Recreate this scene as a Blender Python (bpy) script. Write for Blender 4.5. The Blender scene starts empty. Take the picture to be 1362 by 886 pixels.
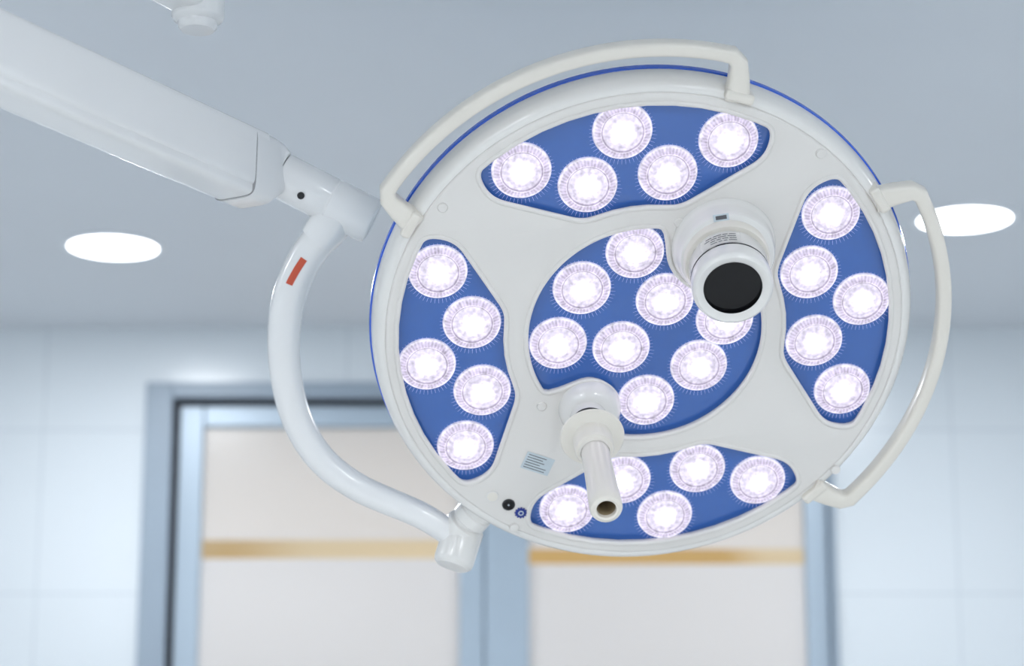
import bpy, bmesh, math, random
from mathutils import Vector, Matrix
random.seed(4)
D=bpy.data; C=bpy.context; col=C.scene.collection
rad=math.radians

# ------------------------------------------------------------ materials
def newmat(name):
    m=D.materials.new(name); m.use_nodes=True
    nt=m.node_tree; nt.nodes.clear()
    out=nt.nodes.new('ShaderNodeOutputMaterial')
    return m,nt,out
def pbr(name,colr,rough=.5,metal=0,spec=.5,coat=0,noise=0,nscale=8,bump=0,bscale=200,emis=None,estr=0):
    m,nt,out=newmat(name); b=nt.nodes.new('ShaderNodeBsdfPrincipled')
    b.inputs['Base Color'].default_value=(*colr,1); b.inputs['Roughness'].default_value=rough
    b.inputs['Metallic'].default_value=metal; b.inputs['Specular IOR Level'].default_value=spec
    b.inputs['Coat Weight'].default_value=coat; b.inputs['Coat Roughness'].default_value=.08
    if emis: b.inputs['Emission Color'].default_value=(*emis,1); b.inputs['Emission Strength'].default_value=estr
    tc=nt.nodes.new('ShaderNodeTexCoord')
    if noise:
        n=nt.nodes.new('ShaderNodeTexNoise'); n.inputs['Scale'].default_value=nscale
        nt.links.new(tc.outputs['Object'],n.inputs['Vector'])
        mx=nt.nodes.new('ShaderNodeMix'); mx.data_type='RGBA'
        mx.inputs['A'].default_value=(*[c*(1-noise) for c in colr],1); mx.inputs['B'].default_value=(*[min(1,c*(1+noise)) for c in colr],1)
        nt.links.new(n.outputs['Fac'],mx.inputs['Factor']); nt.links.new(mx.outputs['Result'],b.inputs['Base Color'])
    if bump:
        n=nt.nodes.new('ShaderNodeTexNoise'); n.inputs['Scale'].default_value=bscale
        nt.links.new(tc.outputs['Object'],n.inputs['Vector'])
        bp=nt.nodes.new('ShaderNodeBump'); bp.inputs['Strength'].default_value=bump; bp.inputs['Distance'].default_value=.002
        nt.links.new(n.outputs['Fac'],bp.inputs['Height']); nt.links.new(bp.outputs['Normal'],b.inputs['Normal'])
    nt.links.new(b.outputs[0],out.inputs[0]); return m

M_white=pbr('enamel_white',(.81,.79,.76),.24,coat=.45,noise=.015,nscale=6)
M_face=pbr('face_plastic',(.775,.745,.71),.36,coat=.18,noise=.02,nscale=5,bump=.05,bscale=500)
M_cream=pbr('handle_plastic',(.80,.755,.68),.30,coat=.3,noise=.02)
M_arm=pbr('arm_paint',(.85,.845,.84),.26,coat=.4,noise=.012)
M_blue=pbr('blue_panel',(.036,.130,.44),.20,coat=.5,noise=.05,nscale=14)
M_bluering=pbr('blue_ring',(.01,.10,.62),.25,coat=.5)
M_backshell=pbr('back_shell',(.35,.55,.75),.25,coat=.3)
M_silver=pbr('silver_trim',(.75,.78,.82),.18,metal=1)
M_black=pbr('black_glass',(.004,.004,.005),.12,spec=.3)
M_dark=pbr('dark_gap',(.02,.02,.022),.6)
M_seam=pbr('seam_grey',(.36,.36,.37),.6)
M_hole=pbr('grip_bore',(.36,.28,.17),.7)
M_red=pbr('orange_label',(.62,.09,.04),.45)
M_label=pbr('label_foil',(.58,.65,.69),.35,noise=.1,nscale=60)
M_paper=pbr('label_paper',(.78,.76,.72),.45)
M_ink=pbr('label_ink',(.10,.10,.11),.6)
M_glowtick=pbr('painted_lens_glow',(.30,.38,.75),.4,emis=(.66,.68,1),estr=.16)  # emissive strokes paint the lens ring's reflected glow onto the blue panel
M_icon=pbr('icon_blue',(.01,.03,.25),.4)

def lens_material():
    m,nt,out=newmat('led_lens'); N=nt.nodes; L=nt.links
    tc=N.new('ShaderNodeTexCoord'); sp=N.new('ShaderNodeSeparateXYZ'); L.new(tc.outputs['Object'],sp.inputs[0])
    def mt(op,a,b=None,c=None):
        n=N.new('ShaderNodeMath'); n.operation=op
        for i,v in enumerate((a,b,c)):
            if v is None: continue
            if isinstance(v,(int,float)): n.inputs[i].default_value=v
            else: L.new(v,n.inputs[i])
        return n.outputs[0]
    x,y=sp.outputs[0],sp.outputs[1]
    r=mt('SQRT',mt('ADD',mt('MULTIPLY',x,x),mt('MULTIPLY',y,y)))
    rn=mt('DIVIDE',r,.0385)
    ang=mt('ARCTAN2',y,x)
    st=mt('MULTIPLY_ADD',mt('SINE',mt('MULTIPLY',ang,46.)),.5,.5)
    oi=N.new('ShaderNodeObjectInfo')
    nz=N.new('ShaderNodeTexNoise'); nz.noise_dimensions='4D'; nz.inputs['Scale'].default_value=170; nz.inputs['Detail'].default_value=1.5
    L.new(tc.outputs['Object'],nz.inputs['Vector']); L.new(mt('MULTIPLY',oi.outputs['Random'],30.),nz.inputs['W'])
    cr=N.new('ShaderNodeValToRGB'); L.new(rn,cr.inputs[0])
    e=cr.color_ramp; e.elements[0].position=0; e.elements[0].color=(4,3.9,4,1)
    e.elements[1].position=1; e.elements[1].color=(.50,.52,.78,1)
    for p,c in ((.20,(2.4,2.3,2.6)),(.34,(1.25,1.18,1.4)),(.50,(.84,.78,.98)),(.645,(.94,.88,1.06)),(.685,(.40,.34,.50)),(.72,(1.0,.94,1.1)),(.75,(.68,.60,.80)),(.90,(.76,.70,.90)),(.95,(1.05,1.0,1.15))):
        k=e.elements.new(p); k.color=(*c,1)
    om=mt('MULTIPLY',mt('GREATER_THAN',rn,.73),mt('LESS_THAN',rn,.93))
    a1=mt('MULTIPLY',om,mt('MULTIPLY_ADD',st,.30,-.11))
    a3=mt('MULTIPLY',mt('GREATER_THAN',rn,.30),mt('MULTIPLY_ADD',nz.outputs['Fac'],1.4,-.68))
    fac=mt('MAXIMUM',mt('ADD',1.,mt('ADD',a1,a3)),.25)
    em=N.new('ShaderNodeEmission'); L.new(cr.outputs[0],em.inputs[0]); L.new(fac,em.inputs[1])
    gl=N.new('ShaderNodeBsdfGlossy'); gl.inputs['Roughness'].default_value=.08
    mx=N.new('ShaderNodeMixShader'); mx.inputs[0].default_value=.06
    L.new(em.outputs[0],mx.inputs[1]); L.new(gl.outputs[0],mx.inputs[2]); L.new(mx.outputs[0],out.inputs[0])
    return m
M_lens=lens_material()
for m in (M_lens,M_glowtick): m.cycles.emission_sampling='NONE'

# ------------------------------------------------------------ geometry helpers
def obj_from(name,verts,faces,mats,smooth=True,fm=None,auto=35):
    me=D.meshes.new(name); me.from_pydata([tuple(v) for v in verts],[],faces)
    for m in (mats if isinstance(mats,(list,tuple)) else [mats]): me.materials.append(m)
    if fm:
        for p,i in zip(me.polygons,fm): p.material_index=i
    bm=bmesh.new(); bm.from_mesh(me); bmesh.ops.recalc_face_normals(bm,faces=bm.faces)
    bm.to_mesh(me); bm.free()
    o=D.objects.new(name,me); col.objects.link(o)
    if smooth:
        for p in me.polygons: p.use_smooth=True
        me.set_sharp_from_angle(angle=rad(auto))
    return o
def lathe(name,prof,mats,seg=96,fm=None,auto=35,cx=0,cy=0,cz=0,axis=None):
    vs=[];fs=[];mi=[]
    M=Matrix.Identity(3)
    if axis is not None: M=Vector((0,0,1)).rotation_difference(Vector(axis).normalized()).to_matrix()
    rings=[]
    for p in prof:
        if p[0]<1e-6:
            rings.append([len(vs)]); vs.append(M@Vector((0,0,p[1]))+Vector((cx,cy,cz)))
        else:
            rings.append(list(range(len(vs),len(vs)+seg)))
            for i in range(seg):
                a=2*math.pi*i/seg; vs.append(M@Vector((p[0]*math.cos(a),p[0]*math.sin(a),p[1]))+Vector((cx,cy,cz)))
    for k in range(len(prof)-1):
        A,B=rings[k],rings[k+1]; m=prof[k][2] if len(prof[k])>2 else 0
        if len(A)==1 and len(B)==1: continue
        for i in range(seg):
            j=(i+1)%seg
            if len(A)==1: fs.append((A[0],B[i],B[j]))
            elif len(B)==1: fs.append((A[i],A[j],B[0]))
            else: fs.append((A[i],A[j],B[j],B[i]))
            mi.append(m)
    return obj_from(name,vs,fs,mats,fm=mi,auto=auto)
def sweep(name,pts,sizes,up,mat,n=28,exp=3.0,auto=40):
    pts=[Vector(p) for p in pts]; N=len(pts); vs=[];fs=[]
    up=Vector(up)
    for i,p in enumerate(pts):
        t=(pts[min(i+1,N-1)]-pts[max(i-1,0)]).normalized()
        s=t.cross(up).normalized(); u=s.cross(t).normalized()
        w,h=sizes[i] if isinstance(sizes,list) else sizes
        for k in range(n):
            a=2*math.pi*k/n; c,q=math.cos(a),math.sin(a)
            cx=math.copysign(abs(c)**(2/exp),c)*w; cy=math.copysign(abs(q)**(2/exp),q)*h
            vs.append(p+s*cx+u*cy)
    for i in range(N-1):
        for k in range(n):
            j=(k+1)%n; fs.append((i*n+k,i*n+j,(i+1)*n+j,(i+1)*n+k))
    fs.append(tuple(range(n))); fs.append(tuple((N-1)*n+k for k in range(n)))
    return obj_from(name,vs,fs,mat,auto=auto)
def catmull(P,k=10):
    P=[Vector(p) for p in P]; Q=[P[0]*2-P[1]]+P+[P[-1]*2-P[-2]]; out=[]
    for i in range(1,len(Q)-2):
        a,b,c,d=Q[i-1:i+3]
        for j in range(k):
            t=j/k; out.append(.5*((2*b)+(c-a)*t+(2*a-5*b+4*c-d)*t*t+(3*b-a-3*c+d)*t**3))
    out.append(P[-1]); return out
def boxm(name,x0,x1,y0,y1,z0,z1,mat,bev=0):
    me=D.meshes.new(name); bm=bmesh.new(); bmesh.ops.create_cube(bm,size=1)
    for v in bm.verts: v.co=Vector(((x0+x1)/2+v.co.x*(x1-x0),(y0+y1)/2+v.co.y*(y1-y0),(z0+z1)/2+v.co.z*(z1-z0)))
    if bev: bmesh.ops.bevel(bm,geom=bm.edges[:],offset=bev,segments=3,affect='EDGES',profile=.5)
    bm.to_mesh(me); bm.free(); me.materials.append(mat); o=D.objects.new(name,me); col.objects.link(o); return o
def fillet(P,R):
    out=[];n=len(P)
    for i in range(n):
        p=Vector(P[i]); r=R[i]
        if r<=0: out.append(p); continue
        a=Vector(P[i-1])-p; b=Vector(P[(i+1)%n])-p
        pa=p+a.normalized()*min(r,a.length*.49); pb=p+b.normalized()*min(r,b.length*.49)
        for j in range(9):
            t=j/8; out.append(pa*(1-t)**2+p*2*t*(1-t)+pb*t*t)
    return out
def curve_shape(name,loops,mat,extrude,bevel,z,fill='BOTH',offset=0,res=3):
    cu=D.curves.new(name,'CURVE'); cu.dimensions='2D' if fill!='TUBE' else '3D'
    if fill!='TUBE': cu.fill_mode=fill; cu.extrude=extrude; cu.offset=offset
    cu.bevel_depth=bevel; cu.bevel_resolution=res
    for lp in loops:
        s=cu.splines.new('POLY'); s.points.add(len(lp)-1); s.use_cyclic_u=True
        for q,p in zip(s.points,lp): q.co=(p[0],p[1],0,1)
    tmp=D.objects.new(name+'_c',cu); col.objects.link(tmp); C.view_layer.update()
    me=D.meshes.new_from_object(tmp.evaluated_get(C.evaluated_depsgraph_get()))
    D.objects.remove(tmp); me.name=name; me.materials.clear(); me.materials.append(mat)
    me.transform(Matrix.Translation((0,0,z)))
    bm=bmesh.new(); bm.from_mesh(me); bmesh.ops.remove_doubles(bm,verts=bm.verts,dist=1e-5); bm.to_mesh(me); bm.free()
    for p in me.polygons: p.use_smooth=True
    me.set_sharp_from_angle(angle=rad(35))
    o=D.objects.new(name,me); col.objects.link(o); return o

# ------------------------------------------------------------ surgical light
HX,HY,HN=Vector((.9889,-.0208,.1469)),Vector((-.1239,-.6606,.7405)),Vector((.0817,-.7505,-.6558))
HN=HX.cross(HY).normalized(); HY=HN.cross(HX).normalized(); HX.normalize()
H=Matrix.Translation((.1755,2.8914,2.165))@Matrix((HX,HY,HN)).transposed().to_4x4()
root=D.objects.new('surgical_light',None); root.empty_display_size=.1; col.objects.link(root); root.matrix_world=H
C.view_layer.update()
def head(o):
    o.parent=root; return o
def arm(o):
    o.parent=root; o.matrix_parent_inverse=H.inverted(); return o

def P(r,a): return (r*math.cos(rad(a)),r*math.sin(rad(a)))
def petal(axis,grow=0):
    pts=[];R=[]
    Ro=.328+grow; Ri=.184-grow
    for a in (-35.8,-31,-24,-18,-12,-6,0,6,12,18,24,31,35.8):
        pts.append(P(Ro,axis+a)); R.append(.020 if abs(a)>35 else 0)
    pts.append(P(.288,axis+38.2)); R.append(.022)
    pts.append(P(Ri+.003,axis+20)); R.append(.016)
    for a in (13,7,0,-7,-13): pts.append(P(Ri,axis+a)); R.append(0)
    pts.append(P(Ri+.003,axis-20)); R.append(.016)
    pts.append(P(.288,axis-38.2)); R.append(.022)
    return fillet(pts,R)
def centre():
    n=720; rs=[]
    for i in range(n):
        a=2*math.pi*i/n; d=Vector((math.cos(a),math.sin(a))); r=.158
        for (cx,cy,cr) in ((-.090,-.100,.045),(.114,.118,.074)):
            c=Vector((cx,cy)); b=d.dot(c); q=b*b-(c.length_squared-cr*cr)
            if b>0 and q>0: r=min(r,b-math.sqrt(q))
        rs.append(r)
    for _ in range(40): rs=[(rs[i-1]+rs[i]*2+rs[(i+1)%n])/4 for i in range(n)]
    return [(rs[i]*math.cos(2*math.pi*i/n),rs[i]*math.sin(2*math.pi*i/n)) for i in range(0,n,4)]
holes=[petal(a) for a in (90,180,270,0)]+[centre()]
circ=[P(.342,i*2) for i in range(180)]
head(curve_shape('face_plate',[circ]+holes,M_face,.005,.0035,-.0085,offset=-.0035))
for i,hl in enumerate(holes):
    head(curve_shape('window_lip_%d'%(i+1),[hl],M_face,0,.0036,-.0012,fill='TUBE'))
    gl=[petal(a,.004) for a in (90,180,270,0)]+[[(x*1.03,y*1.03) for x,y in centre()]]
    head(curve_shape('blue_panel_%d'%(i+1),[gl[i]],M_blue,.001,0,-.0115))
head(lathe('body_shell',[(.3400,-.004),(.3425,-.0015),(.3460,-.0010),(.3510,-.0035),(.3550,-.009),(.3575,-.017),(.3590,-.028),(.3595,-.036,1),(.3615,-.037,1),(.3622,-.041,1),(.3615,-.0455,2),(.3590,-.047,2),(.3585,-.049,3),(.3570,-.052,3),(.3500,-.066,3),(.330,-.082,3),(.27,-.098,3),(.15,-.108,3),(0,-.110,3)],[M_white,M_bluering,M_silver,M_backshell],seg=160))
head(lathe('inner_backing',[(.341,-.0135),(0,-.0135)],M_face))

# LED lenses
lp=[(.0385,0),(.0380,.0022),(.0350,.0040),(.0295,.0072),(.0275,.0076),(.0262,.0066),(.0255,.0052),(.0235,.0060),(.018,.0078),(.010,.0090),(0,.0094)]
lens0=lathe('led_lens_1',lp,M_lens,seg=72); lme=lens0.data; D.objects.remove(lens0)
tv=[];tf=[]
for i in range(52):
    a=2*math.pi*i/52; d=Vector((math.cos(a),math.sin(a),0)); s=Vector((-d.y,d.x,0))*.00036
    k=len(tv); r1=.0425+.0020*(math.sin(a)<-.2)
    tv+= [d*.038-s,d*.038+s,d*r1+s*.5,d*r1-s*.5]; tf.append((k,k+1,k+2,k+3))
tk=D.meshes.new('lens_glow_ticks'); tk.from_pydata([tuple(v) for v in tv],[],tf); tk.materials.append(M_glowtick)
pos=[]
for ax in (90,180,270,0):
    for r,a in ((.2888,-27.3),(.2291,-13),(.290,0),(.2291,13),(.2888,27.3)): pos.append(P(r,ax+a))
pos+=[(-.001,.119),(-.075,.078),(.031,.043),(-.115,.002),(-.033,-.018),(.107,.001),(.067,-.063),(-.008,-.104)]
for i,(x,y) in enumerate(pos):
    o=D.objects.new('led_lens_%d'%(i+1),lme); col.objects.link(o); o.location=(x,y,-.0105); o.rotation_euler=(0,0,random.random()*6); head(o)
    o=D.objects.new('lens_glow_ticks_%d'%(i+1),tk); col.objects.link(o); o.location=(x,y-.002,-.0100); head(o)

# grab rails
def rail(name,a0,a1):
    R=.399; zc=-.006; pts=[]
    def q(r,a): x,y=P(r,a); return Vector((x,y,zc))
    pts.append(q(.345,a0-3.2)); pts.append(q(.372,a0-2.0)); pts.append(q(.392,a0-.9)); pts.append(q(R,a0+.6))
    n=48
    for i in range(1,n): pts.append(q(R,a0+1+(a1-a0-2)*i/n))
    pts.append(q(R,a1-.6)); pts.append(q(.392,a1+.9)); pts.append(q(.372,a1+2.0)); pts.append(q(.345,a1+3.2))
    N=len(pts); sz=[]
    for i in range(N):
        e=min(i,N-1-i)
        w=[.0165,.0135,.0115,.0105][e] if e<4 else .0095
        h=[.0120,.0125,.0125,.0125][e] if e<4 else .0125
        sz.append((w,h))
    return head(sweep(name,pts,sz,(0,0,1),M_cream,n=32,exp=3.6))
rail('grab_rail_top',68,140)
rail('grab_rail_side',-50.5,21.5)
for k,a in enumerate((64.8,143.2,-53.7,24.7)):
    x,y=P(.352,a); b=boxm('rail_foot_%d'%(k+1),-.008,.006,-.019,.019,-.024,.008,M_cream,.004)
    b.matrix_local=Matrix.Translation((x,y,0))@Matrix.Rotation(rad(a),4,'Z'); head(b)

# screw caps, indicator lamps, labels
for k,(x,y) in enumerate([(-.238,.226),(.247,.223),(-.148,-.084),(.059,.156),(.239,-.253),(-.208,-.268)]):
    head(lathe('screw_cap_%d'%(k+1),[(.0068,-.001),(.0066,.0014),(.0055,.0026),(0,.0030)],M_face,seg=32,cx=x,cy=y))
head(lathe('sensor_window',[(.0085,-.001),(.0085,.001),(.0072,.0015,1),(0,.0015)],[M_white,M_cream],seg=32,cx=-.231,cy=-.213))
head(lathe('power_button',[(.0090,-.001),(.0088,.0015),(.0070,.002,1),(.006,.0012,1),(0,.0012)],[M_dark,M_black],seg=32,cx=-.211,cy=-.230))
gv=[];n=48
for i in range(n):
    r=.0088 if (i//2)%2 else .0072; a=2*math.pi*i/n; gv.append((r*math.cos(a)-.196,r*math.sin(a)-.246))
head(curve_shape('brightness_button',[gv],M_icon,.0006,0,.0006))
head(lathe('brightness_button_ring',[(.0038,.0014),(.0038,.0018),(.0024,.0018),(.0024,.0014)],M_label,seg=24,cx=-.196,cy=-.246))
head(lathe('brightness_button_dot',[(.0012,.0014),(.0012,.0019),(0,.0019)],M_label,seg=16,cx=-.211,cy=-.230))
lab=boxm('type_label',-.020,.020,-.0135,.0135,0,.0006,M_label,.0002); TL=Matrix.Translation((-.164,-.172,.0002))@Matrix.Rotation(rad(-30),4,'Z'); lab.matrix_local=TL; head(lab)
for i in range(6):
    w=random.uniform(.010,.016); y=.010-.004*i
    t=boxm('type_label_line_%d'%(i+1),-.017,-.017+2*w,y-.0006,y+.0005,.0006,.0008,M_ink); t.matrix_local=TL; head(t)

# camera module
cx,cy=.113,.113
head(lathe('camera_base',[(.068,-.001),(.0675,.004),(.065,.008),(.063,.012),(.0625,.028),(.060,.033),(.054,.036),(.050,.038)],M_white,cx=cx,cy=cy))
tilt=Vector((-.06,-.04,1)).normalized()
head(lathe('camera_housing',[(.048,.030),(.048,.050,1),(.0455,.0505,1),(.0455,.0525,0),(.0497,.053),(.0505,.055),(.0505,.083,2),(.0495,.084,2),(.0495,.0855,0),(.0505,.0865),(.0510,.090),(.0510,.108),(.0495,.112),(.0460,.1145),(.0410,.1130),(.0370,.110,2),(.0365,.104,2),(0,.104,2)],[M_white,M_dark,M_black],cx=cx,cy=cy,axis=tilt))
head(lathe('camera_collar',[(.0555,.012),(.0555,.044),(.0535,.047),(.047,.048)],M_cream,cx=cx,cy=cy,axis=tilt))
def curved_plate(name,a0,a1,z0,z1,r,mat):
    Mx=Vector((0,0,1)).rotation_difference(tilt).to_matrix(); vs=[];fs=[];n=12
    for i in range(n+1):
        a=rad(a0+(a1-a0)*i/n)
        for z in (z0,z1): vs.append(Mx@Vector((r*math.cos(a),r*math.sin(a),z))+Vector((cx,cy,0)))
    for i in range(n): fs.append((2*i,2*i+2,2*i+3,2*i+1))
    return head(obj_from(name,vs,fs,mat))
curved_plate('camera_plate',70,130,.057,.081,.0509,M_paper)
for i in range(4):
    a=76
    for j in range(4):
        w=random.uniform(5,13)
        curved_plate('camera_plate_text_%d'%(i*4+j+1),a,min(a+w,126),.0605+.0052*i,.0622+.0052*i,.0512,M_ink); a+=w+2
        if a>122: break
tg=boxm('camera_tag',-.010,.010,-.0045,.0045,0,.0008,M_label); TG=Matrix.Translation((cx-.004,cy+.0575,.0335))@Matrix.Rotation(rad(-30),4,'X'); tg.matrix_local=TG; head(tg)
tg=boxm('camera_tag_text',-.007,.007,-.0025,.0025,.0008,.0011,M_ink); tg.matrix_local=TG; head(tg)

# sterile handle
ax=Vector((-.012,-.005,1)).normalized(); hx,hy=-.089,-.098
head(lathe('handle_base',[(.042,-.001),(.0415,.005),(.040,.011),(.0375,.017),(.034,.022),(.028,.025),(0,.026)],M_white,cx=hx+.004,cy=hy))
head(lathe('handle_neck',[(.025,.018),(.025,.040,1),(.022,.041,1),(.022,.046,0),(.025,.047),(.026,.076)],[M_white,M_dark],cx=hx,cy=hy,axis=ax))
head(lathe('handle_flange',[(.010,.064),(.030,.068),(.041,.071),(.0425,.0735),(.041,.076),(.030,.077),(.026,.079),(.0255,.104),(.0240,.107),(.021,.108),(.0190,.114)],M_cream,cx=hx,cy=hy,axis=ax))
head(lathe('handle_grip',[(.0185,.104),(.0187,.150),(.0195,.190),(.0208,.232),(.0208,.243),(.0193,.247),(.0150,.2485),(.0125,.2475),(.0120,.242,1),(.0115,.205,1),(0,.205,1)],[M_cream,M_hole],cx=hx,cy=hy,axis=ax))

# yoke joint at rim
d=Vector((math.cos(rad(-135)),math.sin(rad(-135)),0)); ja=d*.335+Vector((0,0,-.035))
head(lathe('yoke_pivot',[(.024,0),(.024,.028),(.0255,.030),(.0255,.044),(.022,.046),(.022,.050),(.0265,.052),(.0275,.056),(.0275,.082),(.025,.086),(0,.087)],M_white,seg=48,cx=ja.x,cy=ja.y,cz=ja.z,axis=d))
arm(lathe('yoke_pivot_cap',[(0,-.040),(.022,-.038),(.0265,-.034),(.0280,-.028),(.0280,.018),(.025,.024),(0,.026)],M_white,seg=48,cx=-.072,cy=3.112,cz=1.922,axis=(.30,.15,1)))
yk=[(-.080,3.108,1.928),(-.126,3.095,1.956),(-.214,3.086,1.994),(-.268,3.070,2.036),(-.300,3.045,2.094),(-.312,3.015,2.165),(-.306,2.995,2.235),(-.281,2.970,2.290),(-.250,2.945,2.322),(-.236,2.940,2.335)]
yp=catmull(yk,10); sz=[]
for i in range(len(yp)):
    t=i/(len(yp)-1); w=.0175+.0055*min(1,t*1.5); sz.append((w,w))
arm(sweep('yoke_tube',yp,sz,(0,-1,0.05),M_arm,n=36,exp=2.2))
arm(sweep('yoke_shoulder',[(-.262,2.952,2.312),(-.250,2.944,2.325),(-.236,2.938,2.345),(-.232,2.936,2.36)],[(.024,.026),(.0265,.028),(.0270,.028),(.026,.027)],(0,-1,0.05),M_arm,n=36,exp=3))
vs=[];fs=[];i0=64
for i in range(i0,i0+8):
    t=(yp[i+1]-yp[i-1]).normalized(); u=Vector((.09,-.96,-.26)); u=(u-t*u.dot(t)).normalized(); s=t.cross(u)
    for k in range(5):
        a=rad(2+6*k-1.5*(i-i0)); r=sz[i][0]*1.035; vs.append(yp[i]+(u*math.cos(a)-s*math.sin(a))*r)
for i in range(7):
    for k in range(4): fs.append((i*5+k,i*5+k+1,i*5+k+6,i*5+k+5))
arm(obj_from('warning_label',vs,fs,M_red))
A=Vector((-.315,2.922,2.395)); B=Vector((-.188,2.938,2.332)); ab=(B-A).normalized(); Ln=(B-A).length
arm(lathe('arm_end_joint',[(.028,-.012),(.028,0,1),(.0265,.0005,1),(.0265,.003,0),(.031,.0035),(.0315,.006),(.0315,.075),(.0305,.077),(.0305,.0785),(.0320,.0805),(.0320,Ln-.006),(.030,Ln-.001),(.026,Ln),(0,Ln)],[M_arm,M_seam],seg=64,cx=A.x,cy=A.y,cz=A.z,axis=ab))
E=Vector((-.345,2.888,2.388)); dirv=Vector((-.261,-.424,.012)).normalized(); UZ=Vector((0,0,1))
Ea=[E+dirv*s for s in (.012,.3,.8,1.25)]
arm(sweep('spring_arm',[p+UZ*.006 for p in Ea],(.0345,.041),(0,0,1),M_arm,n=64,exp=9,auto=60))
arm(sweep('spring_arm_tray',[p-UZ*.034 for p in Ea],(.0305,.013),(0,0,1),M_arm,n=48,exp=5,auto=60))
arm(sweep('spring_arm_seam',[E+dirv*.0392,E+dirv*.0385],(.0352,.0480),(0,0,1),M_seam,n=48,exp=7))
arm(sweep('spring_arm_cap',[A+ab*.002,A-ab*.010,A-ab*.014+dirv*.014+Vector((0,0,-.003)),E+dirv*.006,E+dirv*.038],[(.028,.030),(.031,.034),(.033,.040),(.0355,.0490),(.0358,.0495)],(0,0,1),M_arm,n=48,exp=5,auto=60))
Fp=E+dirv*1.25
arm(lathe('arm_hub',[(0,-.09),(.05,-.088),(.056,-.08),(.056,.075),(.05,.085),(.03,.09),(.03,2.785-Fp.z-.03),(.09,2.785-Fp.z-.028),(.095,2.785-Fp.z-.001),(0,2.785-Fp.z-.001)],M_arm,seg=64,cx=Fp.x,cy=Fp.y,cz=Fp.z))
arm(lathe('arm_grub_screw',[(.0050,0),(.0050,.001,1),(0,.001,1)],[M_silver,M_dark],seg=24,cx=-.2825,cy=2.899,cz=2.358,axis=(.1,-.9,-.35)))

# second ceiling arm
boom=D.objects.new('ceiling_boom_arm',None); col.objects.link(boom)
def bp(o): o.parent=boom; return o
K=Vector((-.418,2.83,2.565))
bp(lathe('boom_knuckle',[(0,0),(.022,.001),(.026,.006),(.0265,.012),(.033,.016),(.035,.020),(.035,.080),(.030,.086),(.030,.2195),(0,.2195)],M_arm,seg=48,cx=K.x,cy=K.y,cz=K.z))
k2=K+Vector((0,0,.050))
bp(sweep('boom_beam',[k2,k2+dirv*.3,k2+dirv*.7],(.028,.028),(0,0,1),M_arm,n=40,exp=5,auto=60))
kk=k2+dirv*.7
bp(lathe('boom_mount',[(0,-.03),(.035,-.03),(.035,.04),(.03,.05),(.03,2.7845-kk.z),(0,2.7845-kk.z)],M_arm,seg=48,cx=kk.x,cy=kk.y,cz=kk.z))

# ------------------------------------------------------------ room
YB=5.5; ZC=2.785
def tile_mat():
    m,nt,out=newmat('wall_tiles'); N=nt.nodes;L=nt.links
    b=N.new('ShaderNodeBsdfPrincipled'); g=N.new('ShaderNodeNewGeometry'); sp=N.new('ShaderNodeSeparateXYZ'); L.new(g.outputs['Position'],sp.inputs[0])
    ad=N.new('ShaderNodeMath'); ad.operation='ADD'; L.new(sp.outputs[0],ad.inputs[0]); L.new(sp.outputs[1],ad.inputs[1])
    cb=N.new('ShaderNodeCombineXYZ'); 
    o1=N.new('ShaderNodeMath'); o1.operation='ADD'; o1.inputs[1].default_value=1.161-5.5+.75*20; L.new(ad.outputs[0],o1.inputs[0])
    o2=N.new('ShaderNodeMath'); o2.operation='ADD'; o2.inputs[1].default_value=-2.523+.405*20; L.new(sp.outputs[2],o2.inputs[0])
    L.new(o1.outputs[0],cb.inputs[0]); L.new(o2.outputs[0],cb.inputs[1])
    br=N.new('ShaderNodeTexBrick'); br.offset=0; L.new(cb.outputs[0],br.inputs['Vector'])
    br.inputs['Scale'].default_value=1; br.inputs['Brick Width'].default_value=.75; br.inputs['Row Height'].default_value=.405
    br.inputs['Mortar Size'].default_value=.003; br.inputs['Mortar Smooth'].default_value=.3
    br.inputs['Color1'].default_value=(.77,.82,.86,1); br.inputs['Color2'].default_value=(.79,.84,.88,1); br.inputs['Mortar'].default_value=(.67,.72,.77,1)
    L.new(br.outputs['Color'],b.inputs['Base Color']); b.inputs['Roughness'].default_value=.22
    bu=N.new('ShaderNodeBump'); bu.invert=True; bu.inputs['Strength'].default_value=.25; bu.inputs['Distance'].default_value=.002
    L.new(br.outputs['Fac'],bu.inputs['Height']); L.new(bu.outputs[0],b.inputs['Normal']); L.new(b.outputs[0],out.inputs[0]); return m
M_tile=tile_mat()
M_ceil=pbr('ceiling_paint',(.73,.765,.81),.6,noise=.02,nscale=2)
M_floor=pbr('vinyl_floor',(.75,.76,.76),.3,noise=.04,nscale=5)
M_casing=pbr('door_casing',(.34,.41,.49),.4,noise=.03)
M_alu=pbr('door_aluminium',(.46,.55,.64),.38,metal=.2,noise=.03)
M_shadowline=pbr('door_shadow_line',(.01,.012,.02),.6)
M_gold,nt,out=newmat('corridor_wood'); N=nt.nodes; b=N.new('ShaderNodeBsdfPrincipled'); tc=N.new('ShaderNodeTexCoord'); nz=N.new('ShaderNodeTexNoise'); nz.inputs['Scale'].default_value=1.7; nz.inputs['Detail'].default_value=1
cr=N.new('ShaderNodeValToRGB'); e=cr.color_ramp; e.elements[0].position=.40; e.elements[0].color=(.62,.42,.15,1); e.elements[1].position=.60; e.elements[1].color=(.80,.70,.50,1)
nt.links.new(tc.outputs['Object'],nz.inputs['Vector']); nt.links.new(nz.outputs['Fac'],cr.inputs[0]); nt.links.new(cr.outputs[0],b.inputs['Base Color']); nt.links.new(b.outputs[0],out.inputs[0])
M_corr=pbr('corridor_paint',(.85,.80,.74),.7,noise=.03)
OX0,OX1,OZ=-.905,.790,2.642
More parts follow.
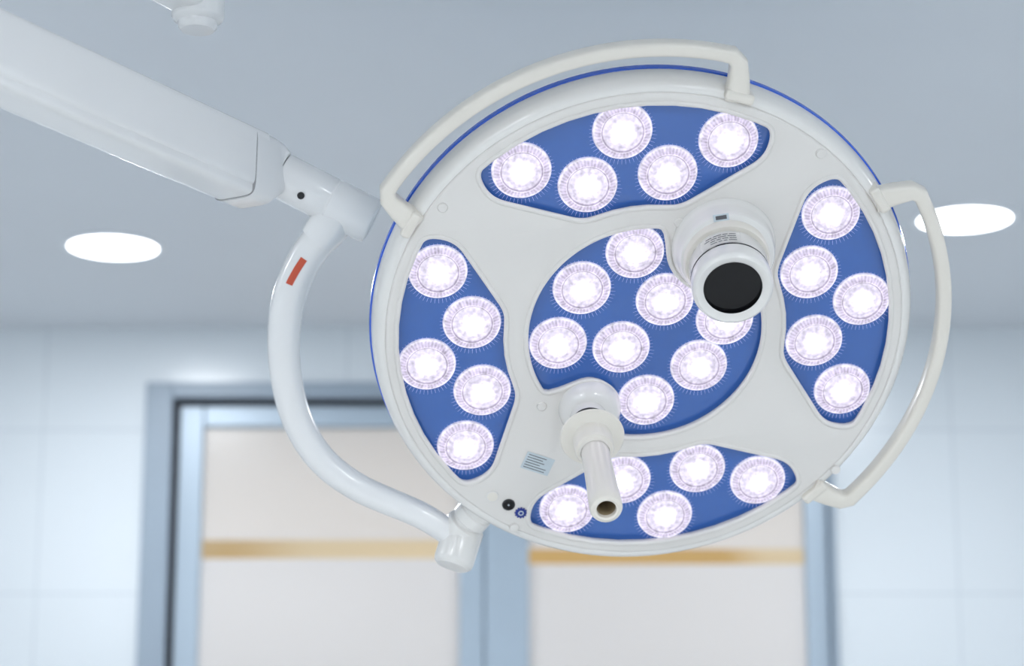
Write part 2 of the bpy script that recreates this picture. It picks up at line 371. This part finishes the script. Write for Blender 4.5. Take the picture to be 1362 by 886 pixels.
def wall_back():
    vs=[];fs=[]
    def bx(x0,x1,z0,z1):
        k=len(vs)
        for y in (YB,YB+.15):
            vs.extend([(x0,y,z0),(x1,y,z0),(x1,y,z1),(x0,y,z1)])
        fs.extend([(k,k+1,k+2,k+3),(k+4,k+5,k+6,k+7),(k,k+1,k+5,k+4),(k+1,k+2,k+6,k+5),(k+2,k+3,k+7,k+6),(k+3,k,k+4,k+7)])
    bx(-3,OX0,0,ZC); bx(OX1,3,0,ZC); bx(OX0,OX1,OZ,ZC)
    return obj_from('wall_back',vs,fs,M_tile,smooth=False)
wall_back()
boxm('wall_left',-3.15,-3,-2.5,YB+.15,0,ZC,M_tile); boxm('wall_right',3,3.15,-2.5,YB+.15,0,ZC,M_tile)
boxm('wall_front',-3.15,3.15,-2.65,-2.5,0,ZC,M_tile)
boxm('floor',-3.15,3.15,-2.65,8,-.1,0,M_floor); boxm('ceiling',-3.15,3.15,-2.65,8,ZC,ZC+.1,M_ceil)
boxm('wall_corridor',-3.15,3.15,7.4,7.5,0,ZC,M_corr)
boxm('trim_corridor',-3.0,3.0,7.36,7.399,2.30,2.62,M_gold)
cas=D.objects.new('trim_door',None); col.objects.link(cas)
def cp(o,p): o.parent=p; return o
cp(boxm('casing_left',OX0-.004,-.842,YB-.012,YB+.10,0,OZ,M_casing,.003),cas)
cp(boxm('casing_right',.778,OX1+.004,YB-.012,YB+.10,0,OZ,M_casing,.003),cas)
cp(boxm('casing_head',-.842,.778,YB-.012,YB+.10,2.604,OZ,M_casing,.003),cas)
cp(boxm('shadow_line_left',-.842,-.828,YB+.02,YB+.09,0,2.604,M_shadowline),cas)  # black strips painted in for the shadow line between casing and door
cp(boxm('shadow_line_head',-.828,.778,YB+.02,YB+.09,2.590,2.604,M_shadowline),cas)
def frost(name,trc):
    m,nt,out=newmat(name); N=nt.nodes;L=nt.links
    df=N.new('ShaderNodeBsdfDiffuse'); df.inputs[0].default_value=(.78,.77,.78,1); tr=N.new('ShaderNodeBsdfTranslucent'); tr.inputs[0].default_value=(*trc,1)
    gl=N.new('ShaderNodeBsdfGlossy'); gl.inputs['Roughness'].default_value=.25
    m1=N.new('ShaderNodeMixShader'); m1.inputs[0].default_value=.5; m2=N.new('ShaderNodeMixShader'); m2.inputs[0].default_value=.05
    L.new(df.outputs[0],m1.inputs[1]); L.new(tr.outputs[0],m1.inputs[2]); L.new(m1.outputs[0],m2.inputs[1]); L.new(gl.outputs[0],m2.inputs[2]); L.new(m2.outputs[0],out.inputs[0])
    return m
M_frost_warmlit=frost('frosted_glass_warmlit',(.84,.82,.80)); M_frost_coollit=frost('frosted_glass_coollit',(.80,.84,.92))  # warm upper and cool lower tint paint the corridor light's gradient into the glass
m,nt,out=newmat('clear_glass'); N=nt.nodes;L=nt.links
t=N.new('ShaderNodeBsdfTransparent'); g=N.new('ShaderNodeBsdfGlossy'); g.inputs['Roughness'].default_value=.3; mx=N.new('ShaderNodeMixShader'); mx.inputs[0].default_value=.03
L.new(t.outputs[0],mx.inputs[1]); L.new(g.outputs[0],mx.inputs[2]); L.new(mx.outputs[0],out.inputs[0]); M_clear=m
def door(name,x0,x1,gx0,gx1,s0,s1,ztop):
    e=D.objects.new(name,None); col.objects.link(e); y0,y1=YB+.03,YB+.075; gz=ztop-.052
    cp(boxm('stile_left',x0,gx0,y0,y1,.01,ztop,M_alu,.004),e); cp(boxm('stile_right',gx1,x1,y0,y1,.01,ztop,M_alu,.004),e)
    cp(boxm('rail_head',gx0,gx1,y0,y1,gz,ztop,M_alu,.004),e); cp(boxm('rail_foot',gx0,gx1,y0,y1,.01,.12,M_alu,.004),e)
    cp(boxm('rail_mid',gx0,gx1,y0,y1,1.0,1.07,M_alu,.004),e)
    if name=='door_1': cp(boxm('meeting_seal',x1,x1+.004,y0+.01,y1-.005,.01,ztop,M_casing),e)
    yg=(y0+y1)/2
    def pane(n,z0,z1,mt): cp(obj_from(n,[(gx0,yg,z0),(gx1,yg,z0),(gx1,yg,z1),(gx0,yg,z1)],[(0,1,2,3)],mt,smooth=False),e)
    pane('frosted_upper',s1,gz,M_frost_warmlit); pane('clear_band',s0,s1,M_clear); pane('frosted_lower',1.07,s0,M_frost_coollit); pane('frosted_foot',.12,1.0,M_frost_coollit)
    cp(boxm('push_handle',(gx1+.01 if name=='door_1' else gx0-.04),(gx1+.03 if name=='door_1' else gx0-.02),y0-.05,y0-.03,.9,1.3,M_silver,.004),e)
door('door_1',-.828,-.070,-.768,-.128,2.210,2.256,2.590)
door('door_2',-.066,.778,.041,.722,2.196,2.234,2.590)

# ------------------------------------------------------------ lights
def emat(name,c,s):
    m,nt,out=newmat(name); e=nt.nodes.new('ShaderNodeEmission'); e.inputs[0].default_value=(*c,1); e.inputs[1].default_value=s
    nt.links.new(e.outputs[0],out.inputs[0]); return m
M_down=emat('downlight_glow',(.93,.97,1),8); M_down.cycles.emission_sampling='NONE'
M_trim=pbr('downlight_trim',(.85,.88,.92),.3)
for i,(x,y) in enumerate([(-.864,4.72),(.938,4.50),(-.9,.9),(.9,.9),(2.3,2.9),(-2.3,2.9)]):
    o=lathe('downlight' if i==0 else 'downlight.%03d'%i,[(.112,ZC),(.112,ZC-.004),(.106,ZC-.007),(.096,ZC-.006,1),(.094,ZC-.003,1),(0,ZC-.002,1)],[M_trim,M_down],seg=64,cx=x,cy=y)
    l=D.lights.new('downlight_lamp_%d'%(i+1),'AREA'); l.shape='DISK'; l.size=.18; l.energy=8.8; l.color=(.94,.97,1)
    lo=D.objects.new('downlight_lamp_%d'%(i+1),l); lo.location=(x,y,ZC-.012); col.objects.link(lo); lo.parent=o
M_fillpanel=emat('fill_panel_glow',(.95,.975,1),10.8)  # unseen panels added behind the camera to light the room and lamp face
for i,x in enumerate((-1.6,1.6)):
    e=D.objects.new('added_fill_panel' if i==0 else 'added_fill_panel.001',None); col.objects.link(e)
    cp(boxm('fill_panel_frame',x-.62,x+.62,-.62,.62,ZC-.03,ZC-.0005,M_trim,.004),e); cp(boxm('fill_panel_diffuser',x-.6,x+.6,-.6,.6,ZC-.034,ZC-.029,M_fillpanel),e)
l=D.lights.new('corridor_lamp','AREA'); l.shape='RECTANGLE'; l.size=3; l.size_y=.8; l.energy=27; l.color=(1,.91,.80)
lo=D.objects.new('corridor_lamp',l); lo.location=(0.1,6.5,2.74); col.objects.link(lo)
w=D.worlds.new('world'); C.scene.world=w; w.use_nodes=True; w.node_tree.nodes['Background'].inputs[0].default_value=(.6,.7,.85,1); w.node_tree.nodes['Background'].inputs[1].default_value=.3

# ------------------------------------------------------------ camera
cam=D.cameras.new('camera'); cam.sensor_width=36; cam.lens=3000*36/1362; cam.clip_start=.05
cam.dof.use_dof=True; cam.dof.focus_distance=2.90; cam.dof.aperture_fstop=2.7
co=D.objects.new('camera',cam); col.objects.link(co); co.location=(0,0,1.5); co.rotation_euler=(rad(90+13),0,0); C.scene.camera=co
C.scene.view_settings.view_transform='Standard'; C.scene.view_settings.look='None'
